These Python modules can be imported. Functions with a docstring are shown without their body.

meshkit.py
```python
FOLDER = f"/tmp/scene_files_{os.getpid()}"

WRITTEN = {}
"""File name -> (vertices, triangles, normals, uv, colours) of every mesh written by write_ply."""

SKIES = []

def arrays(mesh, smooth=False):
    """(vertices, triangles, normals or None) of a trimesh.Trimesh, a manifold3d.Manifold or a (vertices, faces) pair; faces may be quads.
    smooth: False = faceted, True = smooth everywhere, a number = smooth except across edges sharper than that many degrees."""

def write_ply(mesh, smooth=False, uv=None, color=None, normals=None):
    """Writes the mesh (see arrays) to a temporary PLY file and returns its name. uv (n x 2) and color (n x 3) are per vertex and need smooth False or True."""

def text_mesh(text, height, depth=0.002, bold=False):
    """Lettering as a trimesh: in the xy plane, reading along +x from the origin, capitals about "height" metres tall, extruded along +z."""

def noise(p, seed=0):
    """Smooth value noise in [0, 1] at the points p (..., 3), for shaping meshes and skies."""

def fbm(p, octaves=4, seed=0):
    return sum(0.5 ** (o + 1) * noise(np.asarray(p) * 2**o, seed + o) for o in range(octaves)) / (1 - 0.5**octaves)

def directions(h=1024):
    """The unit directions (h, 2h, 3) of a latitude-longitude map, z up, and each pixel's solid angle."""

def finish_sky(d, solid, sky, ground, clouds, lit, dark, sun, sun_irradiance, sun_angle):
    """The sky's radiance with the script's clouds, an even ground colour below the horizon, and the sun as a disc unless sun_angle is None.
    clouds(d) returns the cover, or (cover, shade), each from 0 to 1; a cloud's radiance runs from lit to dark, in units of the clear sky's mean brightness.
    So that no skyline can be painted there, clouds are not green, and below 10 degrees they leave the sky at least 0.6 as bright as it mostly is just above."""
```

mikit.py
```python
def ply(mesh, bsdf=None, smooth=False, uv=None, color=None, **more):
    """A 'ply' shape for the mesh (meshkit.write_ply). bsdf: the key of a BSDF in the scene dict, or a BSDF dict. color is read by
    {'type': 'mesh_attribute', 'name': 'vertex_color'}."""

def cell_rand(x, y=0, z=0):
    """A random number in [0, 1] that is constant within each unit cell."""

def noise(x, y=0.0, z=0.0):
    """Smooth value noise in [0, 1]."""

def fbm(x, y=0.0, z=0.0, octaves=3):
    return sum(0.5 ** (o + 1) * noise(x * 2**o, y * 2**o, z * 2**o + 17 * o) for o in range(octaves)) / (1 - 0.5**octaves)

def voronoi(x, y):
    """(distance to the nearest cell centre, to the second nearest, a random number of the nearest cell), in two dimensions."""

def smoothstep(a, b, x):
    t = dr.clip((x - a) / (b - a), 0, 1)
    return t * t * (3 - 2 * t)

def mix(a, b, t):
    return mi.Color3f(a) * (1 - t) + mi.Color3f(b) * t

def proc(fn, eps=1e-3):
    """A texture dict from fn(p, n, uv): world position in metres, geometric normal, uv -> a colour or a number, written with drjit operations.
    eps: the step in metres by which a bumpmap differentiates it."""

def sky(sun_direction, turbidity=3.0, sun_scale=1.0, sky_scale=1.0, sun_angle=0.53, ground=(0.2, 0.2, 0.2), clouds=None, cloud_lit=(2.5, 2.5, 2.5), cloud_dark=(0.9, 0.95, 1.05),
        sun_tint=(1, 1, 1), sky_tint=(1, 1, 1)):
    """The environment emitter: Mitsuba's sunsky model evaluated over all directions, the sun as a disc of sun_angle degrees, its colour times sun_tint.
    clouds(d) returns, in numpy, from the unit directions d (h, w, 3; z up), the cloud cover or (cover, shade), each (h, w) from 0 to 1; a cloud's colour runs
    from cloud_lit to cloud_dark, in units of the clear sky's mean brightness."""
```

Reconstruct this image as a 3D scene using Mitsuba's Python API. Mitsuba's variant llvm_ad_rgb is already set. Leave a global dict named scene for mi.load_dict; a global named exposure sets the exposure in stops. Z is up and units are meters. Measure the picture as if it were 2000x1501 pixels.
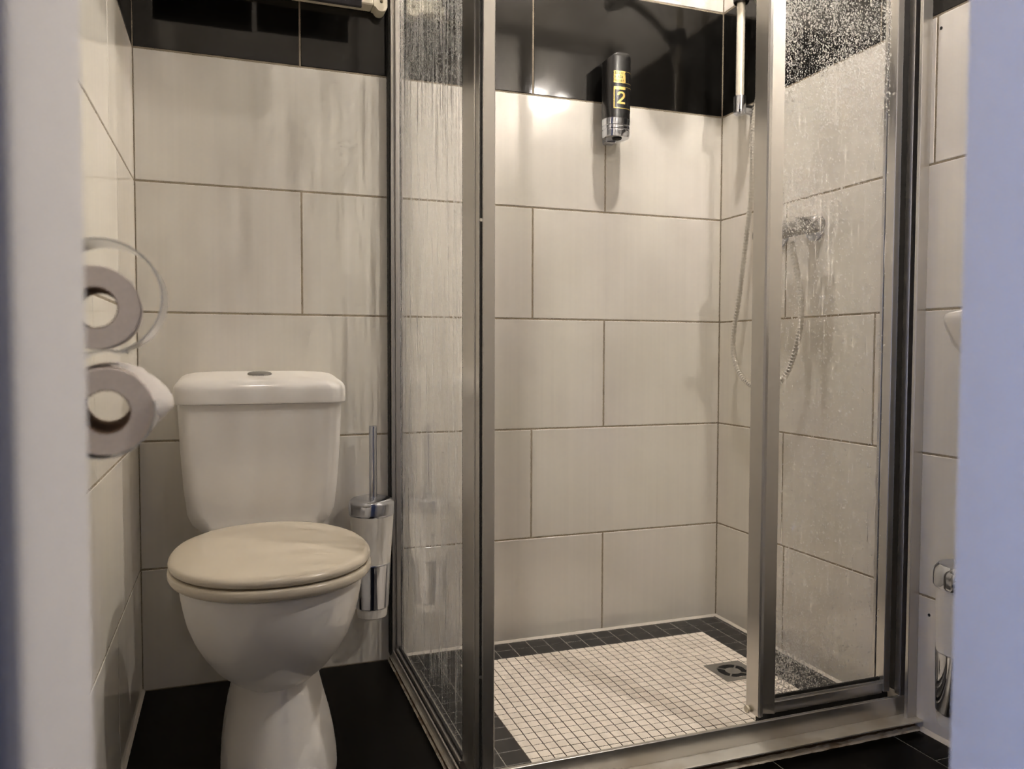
import math, random
import numpy as np, trimesh, mitsuba as mi, drjit as dr
import manifold3d as m3
from shapely.geometry import Polygon, Point, box as sbox
import mikit, meshkit
from mikit import proc, noise, fbm, smoothstep, mix, cell_rand

rng = np.random.default_rng(7)
scene, labels = {}, {}
T = mi.ScalarTransform4f

# ------------------------------------------------------------------ camera, light, exposure
exposure = 0.48
CAM = np.array([0.0, 0.0, 0.797])
YAW, PITCH, ROLL, FOC = math.radians(19.70968), math.radians(2.35073), math.radians(0.15293), 1539.649
_fw = np.array([math.sin(YAW) * math.cos(PITCH), math.cos(YAW) * math.cos(PITCH), -math.sin(PITCH)])
_r = np.array([math.cos(YAW), -math.sin(YAW), 0.0])
_u = np.cross(_r, _fw)
_up = -math.sin(ROLL) * _r + math.cos(ROLL) * _u
scene['camera'] = {
    'type': 'thinlens', 'fov': math.degrees(2 * math.atan(1000 / FOC)), 'fov_axis': 'x',
    'aperture_radius': 0.0030, 'focus_distance': 1.75, 'near_clip': 0.01, 'far_clip': 50.0,
    'to_world': T().look_at(origin=CAM.tolist(), target=(CAM + _fw).tolist(), up=_up.tolist())}
# cool daylight that enters the hall at its open left end
scene['daylight'] = {'type': 'constant', 'radiance': {'type': 'rgb', 'value': [1.12, 1.58, 3.05]}}
WALL_LAMP = dict(p=(1.305, 0.640, 1.941), r=0.030, rgb=np.array([1.0, 0.925, 0.845]) * 830)
CEILING_LAMPS = [dict(p=(1.02, 1.50), r=0.030, rgb=np.array([1.0, 0.925, 0.845]) * 1330),
                 dict(p=(0.12, 0.72), r=0.030, rgb=np.array([1.0, 0.925, 0.845]) * 205)]

# ------------------------------------------------------------------ room measures
D, XL, XR, CEIL, YF = 2.003, -0.2006, 1.3721, 2.42, 0.44     # back wall, left wall, right wall, ceiling, inner face of the front wall
ROWS = [0.0, 0.2872, 0.5872, 0.8872, 1.1872, 1.4872, 1.7872, 2.0872, 2.3872, CEIL]   # tile joints, from the floor
PITCHX = 0.6065

# ------------------------------------------------------------------ materials
def rgb(*v):
    return {'type': 'rgb', 'value': [float(x) for x in v]}

def principled(key, color, rough, spec=0.5, metallic=0.0, bump=None, **more):
    d = {'type': 'principled', 'base_color': color if isinstance(color, dict) else rgb(*color), 'roughness': rough, 'specular': spec, 'metallic': metallic, **more}
    if bump:
        d = {'type': 'bumpmap', 'nested_texture': proc(bump[0], eps=bump[2]), 'scale': bump[1], 'bsdf': d}
    scene[key] = {'type': 'twosided', 'bsdf': d}

def tile_white(p, n, uv):
    s = p.x + p.y
    streak = fbm(s * 130, p.z * 3.0, 2.0, octaves=2)
    cloud = noise(s * 4, p.z * 3, 5.0)
    t = 0.97 + 0.045 * (streak - 0.5) + 0.05 * (cloud - 0.5)
    warm = noise(s * 7 + 9, p.z * 5, 1.0)
    return mix((0.740, 0.700, 0.650), (0.735, 0.705, 0.625), warm) * t

def tile_black(p, n, uv):
    return mi.Color3f(0.005, 0.0048, 0.0045) * (0.8 + 0.5 * noise(p.x * 20, p.y * 20, p.z * 20))

def floor_black(p, n, uv):
    return mi.Color3f(0.0009, 0.0008, 0.0007) * (0.7 + 0.7 * fbm(p.x * 18, p.y * 18, 0.0))

def grout_fn(p, n, uv):
    return mi.Color3f(0.27, 0.23, 0.175) * (0.75 + 0.5 * noise(p.x * 60, p.y * 60, p.z * 60))

def mosaic_fn(p, n, uv):
    c = cell_rand(dr.floor(p.x * 40), dr.floor(p.y * 40))
    return mi.Color3f(0.72, 0.655, 0.575) * (0.90 + 0.13 * c)

def sill_fn(p, n, uv):
    g = fbm(p.x * 14, p.y * 14, p.z * 30)
    return mix((0.74, 0.71, 0.64), (0.52, 0.47, 0.39), smoothstep(0.45, 0.75, g))

def silicone_fn(p, n, uv):
    g = fbm(p.x * 40, p.y * 40, p.z * 60)
    return mix((0.60, 0.55, 0.46), (0.26, 0.20, 0.14), smoothstep(0.5, 0.72, g))

def ceramic_fn(p, n, uv):
    return mi.Color3f(0.75, 0.725, 0.69) * (0.985 + 0.03 * noise(p.x * 8, p.y * 8, p.z * 8))

def brush_fn(p, n, uv):
    return noise((p.x + p.y) * 1500, (p.x - p.y) * 1500, p.z * 4)

def paper_fn(p, n, uv):
    r = noise(p.x * 500, p.z * 500, p.y * 40)
    return mi.Color3f(0.70, 0.63, 0.585) * (0.94 + 0.10 * r)

def glaze_wave(p, n, uv):
    return noise((p.x + p.y) * 22, p.z * 22, 3.0) + 0.35 * noise((p.x - p.y) * 60, p.z * 60, 1.0)

principled('mat_tile_white', proc(tile_white), 0.062, 0.5, bump=(glaze_wave, 0.00005, 2e-3))
principled('mat_tile_black', proc(tile_black), 0.08, 0.31)
principled('mat_floor_tile', proc(floor_black), 0.30, 0.06)
principled('mat_grout', proc(grout_fn), 0.9, 0.2)
principled('mat_floor_grout', (0.26, 0.245, 0.225), 0.9, 0.2)
principled('mat_mosaic_white', proc(mosaic_fn), 0.42, 0.45)
principled('mat_mosaic_black', (0.012, 0.012, 0.013), 0.38, 0.5)
principled('mat_mosaic_grout', (0.050, 0.040, 0.032), 0.9, 0.2)
principled('mat_plaster', (0.56, 0.53, 0.49), 0.8, 0.2)
principled('mat_door_paint', (0.70, 0.675, 0.66), 0.5, 0.4)
principled('mat_hall', (0.09, 0.075, 0.07), 0.8, 0.2)
principled('mat_hall_floor', (0.05, 0.045, 0.045), 0.6, 0.3)
principled('mat_alu', (0.56, 0.54, 0.51), 0.25, 0.5, 0.9)
principled('mat_rail', (0.78, 0.72, 0.60), 0.3, 0.5, 0.25)
principled('mat_steel', (0.30, 0.29, 0.275), 0.4, 0.5, 0.8)
principled('mat_alu_dull', proc(sill_fn), 0.48, 0.5, 0.75)
principled('mat_chrome', (0.56, 0.58, 0.63), 0.06, 0.5, 1.0)
principled('mat_band', (0.50, 0.52, 0.57), 0.07, 0.5, 1.0)
principled('mat_chrome_soft', (0.72, 0.70, 0.66), 0.2, 0.5, 1.0)
principled('mat_rubber', (0.012, 0.012, 0.012), 0.6, 0.3)
principled('mat_silicone', proc(silicone_fn), 0.6, 0.3)
principled('mat_silicone_clean', (0.60, 0.56, 0.50), 0.55, 0.3)
principled('mat_rot', (0.06, 0.036, 0.022), 0.9, 0.2)
principled('mat_ceramic', proc(ceramic_fn), 0.09, 0.6, clearcoat=0.5, clearcoat_gloss=0.97)
principled('mat_seat', (0.545, 0.485, 0.39), 0.17, 0.5)
principled('mat_paper', proc(paper_fn), 0.95, 0.1)
principled('mat_core', (0.17, 0.115, 0.080), 0.9, 0.1)
principled('mat_black_gloss', (0.006, 0.006, 0.0065), 0.28, 0.5)
principled('mat_gold', (0.78, 0.56, 0.18), 0.35, 0.5, 0.75)
principled('mat_cream', (0.74, 0.68, 0.53), 0.4, 0.4)
principled('mat_frost', (0.72, 0.70, 0.66), 0.45, 0.4)
principled('mat_dark', (0.008, 0.008, 0.008), 0.8, 0.2)
scene['mat_tissue'] = {'type': 'principledthin', 'base_color': rgb(0.80, 0.76, 0.72), 'roughness': 0.9, 'diff_trans': 0.7}
scene['mat_droplet'] = {'type': 'principledthin', 'base_color': rgb(0.86, 0.85, 0.83), 'roughness': 0.25, 'diff_trans': 1.0, 'eta': 1.33}
scene['mat_water'] = {'type': 'dielectric', 'int_ior': 1.33, 'ext_ior': 1.0}
scene['mat_pane'] = {'type': 'thindielectric', 'int_ior': 1.5}

# ------------------------------------------------------------------ mesh helpers
def key_for(name, parent=None):
    base = f'{parent}__{name}' if parent else name
    if base not in scene and base not in labels:
        return base
    k = 1
    while f'{base}_{k:03d}' in scene or f'{base}_{k:03d}' in labels:
        k += 1
    return f'{base}_{k:03d}'

def obj(name, mesh, mat, parent=None, smooth=False, label=None, cat=None, group=None, kind=None, **more):
    key = key_for(name, parent)
    scene[key] = mikit.ply(mesh, mat, smooth=smooth, **more)
    tags = {a: b for a, b in (('label', label), ('category', cat), ('group', group), ('kind', kind)) if b}
    if tags:
        labels[key] = tags
    return key

def thing(name, label, cat, group=None, kind=None):
    key = key_for(name)
    labels[key] = {a: b for a, b in (('label', label), ('category', cat), ('group', group), ('kind', kind)) if b}
    return key

def cat_mesh(ms):
    return trimesh.util.concatenate([to_tri(m) for m in ms])

def to_tri(m):
    v, f, _ = meshkit.arrays(m)
    return trimesh.Trimesh(v, f, process=False)

def hull(pts):
    return to_tri(m3.Manifold.hull_points(np.asarray(pts, float)))

def rbox(x0, x1, y0, y1, z0, z1, c=0.0015):
    """A box with chamfered edges."""
    c = min(c, (x1 - x0) / 2.01, (y1 - y0) / 2.01, (z1 - z0) / 2.01)
    p = []
    for x, sx in ((x0, 1), (x1, -1)):
        for y, sy in ((y0, 1), (y1, -1)):
            for z, sz in ((z0, 1), (z1, -1)):
                p += [(x, y + sy * c, z + sz * c), (x + sx * c, y, z + sz * c), (x + sx * c, y + sy * c, z)]
    return hull(p)

def tile_mesh(o, u, v, n, w, h, d=0.007, c=0.0012):
    """A tile: corner o, edges along u and v, its glazed face towards n."""
    o, u, v, n = (np.asarray(a, float) for a in (o, u, v, n))
    P = []
    for k, (z, i) in enumerate(((-d, 0), (-c, 0), (0, c))):
        P += [o + u * a + v * b + n * z for a, b in ((i, i), (w - i, i), (w - i, h - i), (i, h - i))]
    F = [(8, 9, 10), (8, 10, 11), (0, 2, 1), (0, 3, 2)]
    for k in (0, 4):
        for i in range(4):
            j = (i + 1) % 4
            F += [(k + i, k + j, k + 4 + j), (k + i, k + 4 + j, k + 4 + i)]
    m = trimesh.Trimesh(np.array(P), np.array(F), process=False)
    if np.dot(np.cross(u, v), n) < 0:
        m.invert()
    return m

def loft(rings, cap0=True, cap1=True):
    """Closed rings of equally many points, joined; the ends closed with a fan."""
    rings = [np.asarray(r, float) for r in rings]
    n = len(rings[0])
    V = np.vstack(rings)
    F = []
    for k in range(len(rings) - 1):
        for i in range(n):
            j = (i + 1) % n
            a, b, c, d = k * n + i, k * n + j, (k + 1) * n + j, (k + 1) * n + i
            F += [(a, b, c), (a, c, d)]
    extra = []
    if cap0:
        extra.append(rings[0].mean(0)); q = len(V) + len(extra) - 1
        F += [((i + 1) % n, i, q) for i in range(n)]
    if cap1:
        extra.append(rings[-1].mean(0)); q = len(V) + len(extra) - 1
        o = (len(rings) - 1) * n
        F += [(o + i, o + (i + 1) % n, q) for i in range(n)]
    if extra:
        V = np.vstack([V, extra])
    m = trimesh.Trimesh(V, np.array(F), process=False)
    if m.volume < 0:
        m.invert()
    return m

def lathe(profile, center=(0, 0, 0), sides=40, axis='z'):
    """profile: (radius, height) pairs, from bottom to top."""
    a = np.arange(sides) * 2 * np.pi / sides
    rings = []
    for r, z in profile:
        r = max(r, 1e-5)
        if axis == 'z':
            q = np.stack([r * np.cos(a), r * np.sin(a), 0 * a + z], 1)
        elif axis == 'y':
            q = np.stack([r * np.cos(a), 0 * a + z, r * np.sin(a)], 1)
        else:
            q = np.stack([0 * a + z, r * np.cos(a), r * np.sin(a)], 1)
        rings.append(q + np.asarray(center))
    return loft(rings)

def tube(path, radii, sides=14, caps=True):
    P = np.asarray(path, float)
    n = len(P)
    radii = np.broadcast_to(radii, n)
    t = np.gradient(P, axis=0)
    t /= np.linalg.norm(t, axis=1, keepdims=True)
    a = np.array([0, 0, 1.0]) if abs(t[0][2]) < 0.9 else np.array([1.0, 0, 0])
    nrm = np.cross(t[0], a); nrm /= np.linalg.norm(nrm)
    ang = np.arange(sides) * 2 * np.pi / sides
    rings = []
    for k in range(n):
        nrm = nrm - t[k] * np.dot(nrm, t[k]); nrm /= np.linalg.norm(nrm)
        b = np.cross(t[k], nrm)
        rings.append(P[k] + radii[k] * (np.cos(ang)[:, None] * nrm + np.sin(ang)[:, None] * b))
    return loft(rings, caps, caps)

def spline(pts, n):
    from scipy.interpolate import CubicSpline
    pts = np.asarray(pts, float)
    s = np.concatenate([[0], np.cumsum(np.linalg.norm(np.diff(pts, axis=0), axis=1))])
    c = CubicSpline(s, pts)
    return c(np.linspace(0, s[-1], n)), s[-1]

def rrect(hw, hd, r, n=10):
    """A rounded rectangle outline about the origin, anticlockwise."""
    r = min(r, hw - 1e-5, hd - 1e-5)
    out = []
    for cx, cy, a0 in ((hw - r, hd - r, 0), (-hw + r, hd - r, 90), (-hw + r, -hd + r, 180), (hw - r, -hd + r, 270)):
        for k in range(n):
            a = math.radians(a0 + 90 * k / (n - 1))
            out.append((cx + r * math.cos(a), cy + r * math.sin(a)))
    return np.array(out)

def ring3(xy, cx, cy, z):
    return np.column_stack([xy[:, 0] + cx, xy[:, 1] + cy, np.full(len(xy), z)])

# ------------------------------------------------------------------ the setting: walls, floor, ceiling
labels_for_walls = {
    'wall_back': 'tiled back wall of large white tiles with a black band, behind toilet and shower',
    'wall_left': 'glossy tiled left wall seen at a grazing angle beside the toilet',
    'wall_right': 'tiled right wall of the shower and the washbasin side'}

def tiled_wall(name, slab, joints, ax, lo, hi, n):
    """joints: per row, the positions of the upright joints along the wall."""
    obj(name, slab, 'mat_grout', kind='structure', label=labels_for_walls[name])
    gap = 0.0042
    for k in range(len(ROWS) - 1):
        z0, z1 = ROWS[k] + gap / 2, ROWS[k + 1] - gap / 2
        if k == 0:
            z0 = ROWS[0] + 0.001
        if z1 - z0 < 0.01:
            continue
        js = []
        j = joints[k]
        while j > lo:
            j -= PITCHX
        while j < hi:
            js.append(j); j += PITCHX
        edges = [lo + 0.0015] + [q for q in js if lo + 0.02 < q < hi - 0.02] + [hi - 0.0015]
        for a, b in zip(edges[:-1], edges[1:]):
            a2 = a + (gap / 2 if a > lo + 0.01 else 0)
            b2 = b - (gap / 2 if b < hi - 0.01 else 0)
            mat = 'mat_tile_black' if k == 5 else 'mat_tile_white'
            jit = float(rng.normal(0, 0.00012))
            if ax == 'x':
                m = tile_mesh((a2, D + jit, z0), (1, 0, 0), (0, 0, 1), n, b2 - a2, z1 - z0)
            else:
                x = XL if n[0] > 0 else XR
                m = tile_mesh((x + jit, a2, z0), (0, 1, 0), (0, 0, 1), n, b2 - a2, z1 - z0)
            obj('tile', m, mat, name)

REC = 0.0011
TH = 0.12
tiled_wall('wall_back', rbox(XL - TH, XR + TH, D + REC, D + TH, -0.1, CEIL + 0.1, 0.001),
           [0.386, 0.168, 0.386, 0.1695, 0.386, 0.169, 0.386, 0.1695, 0.386], 'x', XL, XR, (0, -1, 0))
tiled_wall('wall_left', rbox(XL - TH, XL - REC, YF - 0.12, D + TH, -0.1, CEIL + 0.1, 0.001),
           [1.605, 1.10, 1.386, 1.10, 1.605, 1.386, 1.605, 1.1, 1.386], 'y', YF, D, (1, 0, 0))
tiled_wall('wall_right', rbox(XR + REC, XR + TH, YF - 0.12, D + TH, -0.1, CEIL + 0.1, 0.001),
           [1.70, 1.71, 1.404, 1.71, 1.253, 1.404, 1.253, 1.71, 1.404], 'y', YF, D, (-1, 0, 0))
for y, z in ((1.244, 1.458), (1.238, 0.250)):
    obj('drill_hole', lathe([(0.0033, -0.0006), (0.0033, 0.003)], (XR, y, z), 12, 'x'), 'mat_dark', 'wall_right')

obj('ceiling', rbox(XL - TH, XR + TH, YF - 0.14, D + TH, CEIL, CEIL + 0.1), 'mat_plaster', kind='structure', label='plain pale ceiling over the bathroom')

# front wall with the doorway the camera looks through
JL, JR, JY0, JY1, HEAD = -0.068, 0.5195, 0.300, 0.450, 2.02
obj('wall_front', cat_mesh([rbox(XL - TH, JL - 0.03, 0.315, YF, 0, CEIL), rbox(JR + 0.03, XR + TH, 0.315, YF, 0, CEIL),
                            rbox(JL - 0.03, JR + 0.03, 0.315, YF, HEAD + 0.03, CEIL)]), 'mat_plaster', kind='structure', label='front wall around the doorway')
door = thing('door_1', 'painted door frame standing out of focus on both sides of the view', None, kind='structure')
def jamb(x0, x1):
    return rbox(x0, x1, JY0, JY1, 0, HEAD + 0.03, 0.004)
obj('jamb', jamb(JL - 0.035, JL), 'mat_door_paint', door, label='warm grey painted jamb on the left')
obj('jamb', jamb(JR, JR + 0.035), 'mat_door_paint', door, label='pale bluish jamb on the right, in cool hall light')
obj('head', rbox(JL, JR, JY0, JY1, HEAD, HEAD + 0.03, 0.004), 'mat_door_paint', door)
obj('architrave', rbox(JL - 0.09, JL - 0.012, JY0 - 0.012, 0.315, 0, HEAD + 0.08, 0.004), 'mat_door_paint', door)
obj('architrave', rbox(JR + 0.012, JR + 0.09, JY0 - 0.012, 0.315, 0, HEAD + 0.08, 0.004), 'mat_door_paint', door)

# hall behind the camera, open to the daylight at its left end
obj('floor_hall', rbox(-1.7, 1.9, -1.1, 0.315, -0.08, -0.002), 'mat_hall_floor', kind='structure', label='dark hall floor behind the doorway')
obj('ceiling_hall', rbox(-1.7, 1.9, -1.1, 0.315, 2.42, 2.5), 'mat_hall', kind='structure', label='hall ceiling')
obj('wall_hall', rbox(-1.7, 1.9, -1.2, -1.1, -0.1, 2.5), 'mat_hall', kind='structure', label='hall wall opposite the doorway')
obj('wall_hall_end', rbox(1.6, 1.7, -1.1, 0.315, -0.1, 2.5), 'mat_hall', kind='structure', label='end wall of the hall')

# floor
obj('floor', cat_mesh([rbox(XL - TH, 0.386, 0.315, D + TH, -0.12, -0.0015), rbox(0.386, XR + TH, 0.315, 1.262, -0.12, -0.0015),
                       rbox(0.386, XR + TH, 1.262, D + TH, -0.12, -0.025)]), 'mat_floor_grout', kind='structure', label='black tiled bathroom floor with pale thin joints')
FX = [XL] + [0.083 + 0.303 * k for k in range(0, 5)] + [XR]
for i in range(len(FX) - 1):
    y = 1.395 if i < 2 else 1.146 if i % 2 else 0.846
    ys = [YF] + [q for q in (y - 0.606, y, y + 0.606, y + 1.212) if YF + 0.02 < q < D - 0.02] + [D]
    for a, b in zip(ys[:-1], ys[1:]):
        x0, x1, y0, y1 = FX[i] + 0.0013, FX[i + 1] - 0.0013, a + 0.0013, b - 0.0013
        cuts = [(x0, x1, y0, y1)]
        if x1 > 0.386 and y1 > 1.255:      # the shower takes this corner
            cuts = ([(x0, x1, y0, min(y1, 1.255))] if y0 < 1.24 else []) + ([(x0, 0.384, max(y0, 1.2555), y1)] if x0 < 0.37 else [])
        for q in cuts:
            if q[1] - q[0] > 0.004 and q[3] - q[2] > 0.004:
                obj('tile', tile_mesh((q[0], q[2], float(rng.normal(0, 0.0001))), (1, 0, 0), (0, 1, 0), (0, 0, 1), q[1] - q[0], q[3] - q[2], 0.007, 0.0008), 'mat_floor_tile', 'floor')

# silicone joints along the walls
obj('trim_1', hull([(XL, 0.46, 0), (XL + 0.006, 0.46, 0), (XL, 0.46, 0.006), (XL, D, 0), (XL + 0.006, D, 0), (XL, D, 0.006)]), 'mat_silicone_clean', kind='structure', label='pale silicone joint along the foot of the left wall')
obj('trim_2', hull([(XR, 0.46, 0), (XR - 0.008, 0.46, 0), (XR, 0.46, 0.008), (XR, 1.25, 0), (XR - 0.008, 1.25, 0), (XR, 1.25, 0.008)]), 'mat_silicone_clean', kind='structure', label='pale silicone joint along the foot of the right wall')

# ------------------------------------------------------------------ shower floor: mosaic
SX0, SY0, ZT = 0.410, 1.325, 0.005
tray = thing('shower_tray', 'mosaic shower floor of small white squares with a black border, inside the enclosure', 'shower floor')
obj('base', rbox(0.388, XR, 1.290, D, -0.024, ZT - 0.0008), 'mat_floor_grout', tray)
WX0, WX1, WY1 = 0.541, 1.257, 1.898
obj('grout_bed', rbox(WX0 - 0.001, WX1 + 0.001, SY0, WY1 + 0.001, -0.01, ZT - 0.0005, 0.0002), 'mat_mosaic_grout', tray, label='dark joints between the white squares')
P1, P2, g = 0.02468, 0.0502, 0.0022
DRX, DRY, DRS = 1.172, 1.634, 0.052          # drain
whites = []
nx, ny = int(round((WX1 - WX0) / P1)), int(math.ceil((WY1 - SY0) / P1))
px = (WX1 - WX0) / nx
for j in range(ny):
    for i in range(nx):
        x0, y1 = WX0 + i * px, WY1 - j * P1
        y0 = max(y1 - P1, SY0)
        if y1 - y0 < 0.006:
            continue
        cx, cy = x0 + px / 2, (y0 + y1) / 2
        if abs(cx - DRX) < DRS - 0.010 and abs(cy - DRY) < DRS - 0.010:
            continue
        whites.append((math.hypot(cx, cy), tile_mesh((x0 + g / 2, y0 + g / 2, ZT + float(np.clip(rng.normal(0, 0.00015), -0.00022, 0.0003))), (1, 0, 0), (0, 1, 0), (0, 0, 1), px - g, y1 - y0 - g, 0.004, 0.0003)))
whites.sort(key=lambda q: q[0])
for _, m in whites[:300]:
    obj('white_square', m, 'mat_mosaic_white', tray)
obj('white_mosaic', cat_mesh([m for _, m in whites[300:]]), 'mat_mosaic_white', tray, kind='stuff', label='the farther white mosaic squares')
gb = 0.0024
def black_sq(x0, x1, y0, y1):
    x0, x1, y0, y1 = max(x0, SX0), min(x1, XR - 0.003), max(y0, SY0), min(y1, D - 0.003)
    if x1 - x0 > 0.008 and y1 - y0 > 0.008:
        obj('black_square', tile_mesh((x0 + gb / 2, y0 + gb / 2, ZT + float(np.clip(rng.normal(0, 0.00015), -0.0003, 0.0003))), (1, 0, 0), (0, 1, 0), (0, 0, 1), x1 - x0 - gb, y1 - y0 - gb, 0.004, 0.0003), 'mat_mosaic_black', tray)
for j in range(2):
    for i in range(-3, 17):
        black_sq(WX0 + 0.014 + (i - 0) * P2, WX0 + 0.014 + (i + 1) * P2, WY1 + j * 0.0515, WY1 + (j + 1) * 0.0515)
for j in range(12):
    for i in range(3):
        black_sq(WX0 - (i + 1) * P2, WX0 - i * P2, WY1 - (j + 1) * P2, WY1 - j * P2)
        black_sq(WX1 + i * P2, WX1 + (i + 1) * P2, WY1 - (j + 1) * P2, WY1 - j * P2)
obj('silicone_bead', hull([(0.41, D, ZT), (0.41, D - 0.006, ZT), (0.41, D, ZT + 0.006), (XR, D, ZT), (XR, D - 0.006, ZT), (XR, D, ZT + 0.006)]), 'mat_silicone_clean', tray)
obj('silicone_bead', hull([(XR, D, ZT), (XR - 0.006, D, ZT), (XR, D, ZT + 0.006), (XR, 1.32, ZT), (XR - 0.006, 1.32, ZT), (XR, 1.32, ZT + 0.006)]), 'mat_silicone_clean', tray)

drain = thing('floor_drain', 'square steel floor drain with a round dark grate in the white mosaic', 'drain')
plate2d = sbox(-DRS, -DRS, DRS, DRS).difference(Point(0, 0).buffer(0.040, 32))
pm = trimesh.creation.extrude_polygon(plate2d, 0.004); pm.apply_translation((DRX, DRY, ZT - 0.003))
obj('plate', pm, 'mat_steel', drain)
obj('cup', lathe([(0.0405, ZT - 0.0018), (0.0405, ZT - 0.0003)], (DRX, DRY, 0)), 'mat_dark', drain, label='dark opening')
gr = Point(0, 0).buffer(0.0395, 32).difference(Point(0, 0).buffer(0.0375, 32))
gr = gr.union(Point(0, 0).buffer(0.019, 32))
for a in (45, 135, 225, 315):
    c, s = math.cos(math.radians(a)), math.sin(math.radians(a))
    gr = gr.union(Polygon([(0.002 * s, -0.002 * c), (0.038 * c + 0.002 * s, 0.038 * s - 0.002 * c), (0.038 * c - 0.002 * s, 0.038 * s + 0.002 * c), (-0.002 * s, 0.002 * c)]))
gm = trimesh.creation.extrude_polygon(gr.buffer(0), 0.0025); gm.apply_translation((DRX, DRY, ZT - 0.0015))
obj('grate', gm, 'mat_steel', drain)

# ------------------------------------------------------------------ shower enclosure
HT = 1.93
enc = thing('shower_enclosure', 'aluminium frame of the corner shower enclosure, standing on the tray edge', 'shower enclosure')
# right wall profile: three flanges on a web
obj('wall_profile', cat_mesh([rbox(1.364, XR, 1.264, 1.372, 0.020, HT, 0.001), rbox(1.3455, 1.366, 1.264, 1.2725, 0.020, HT, 0.001),
                              rbox(1.3475, 1.366, 1.2855, 1.301, 0.062, HT, 0.001), rbox(1.342, 1.366, 1.352, 1.360, 0.02, HT, 0.001)]), 'mat_alu', enc)
obj('gasket', rbox(1.3600, 1.3645, 1.2724, 1.352, 0.062, HT, 0.0005), 'mat_rubber', enc)
# wall profile at the back wall
obj('wall_profile', cat_mesh([rbox(0.3835, 0.4125, D - 0.034, D, 0.02, HT, 0.001), rbox(0.390, 0.3925, D - 0.0355, D - 0.03, 0.02, HT, 0.0008), rbox(0.408, 0.4115, D - 0.041, D - 0.03, 0.02, HT, 0.0008)]), 'mat_alu', enc)
obj('gasket', rbox(0.3795, 0.3838, D - 0.026, D, 0.02, HT, 0.0006), 'mat_rubber', enc)
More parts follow.
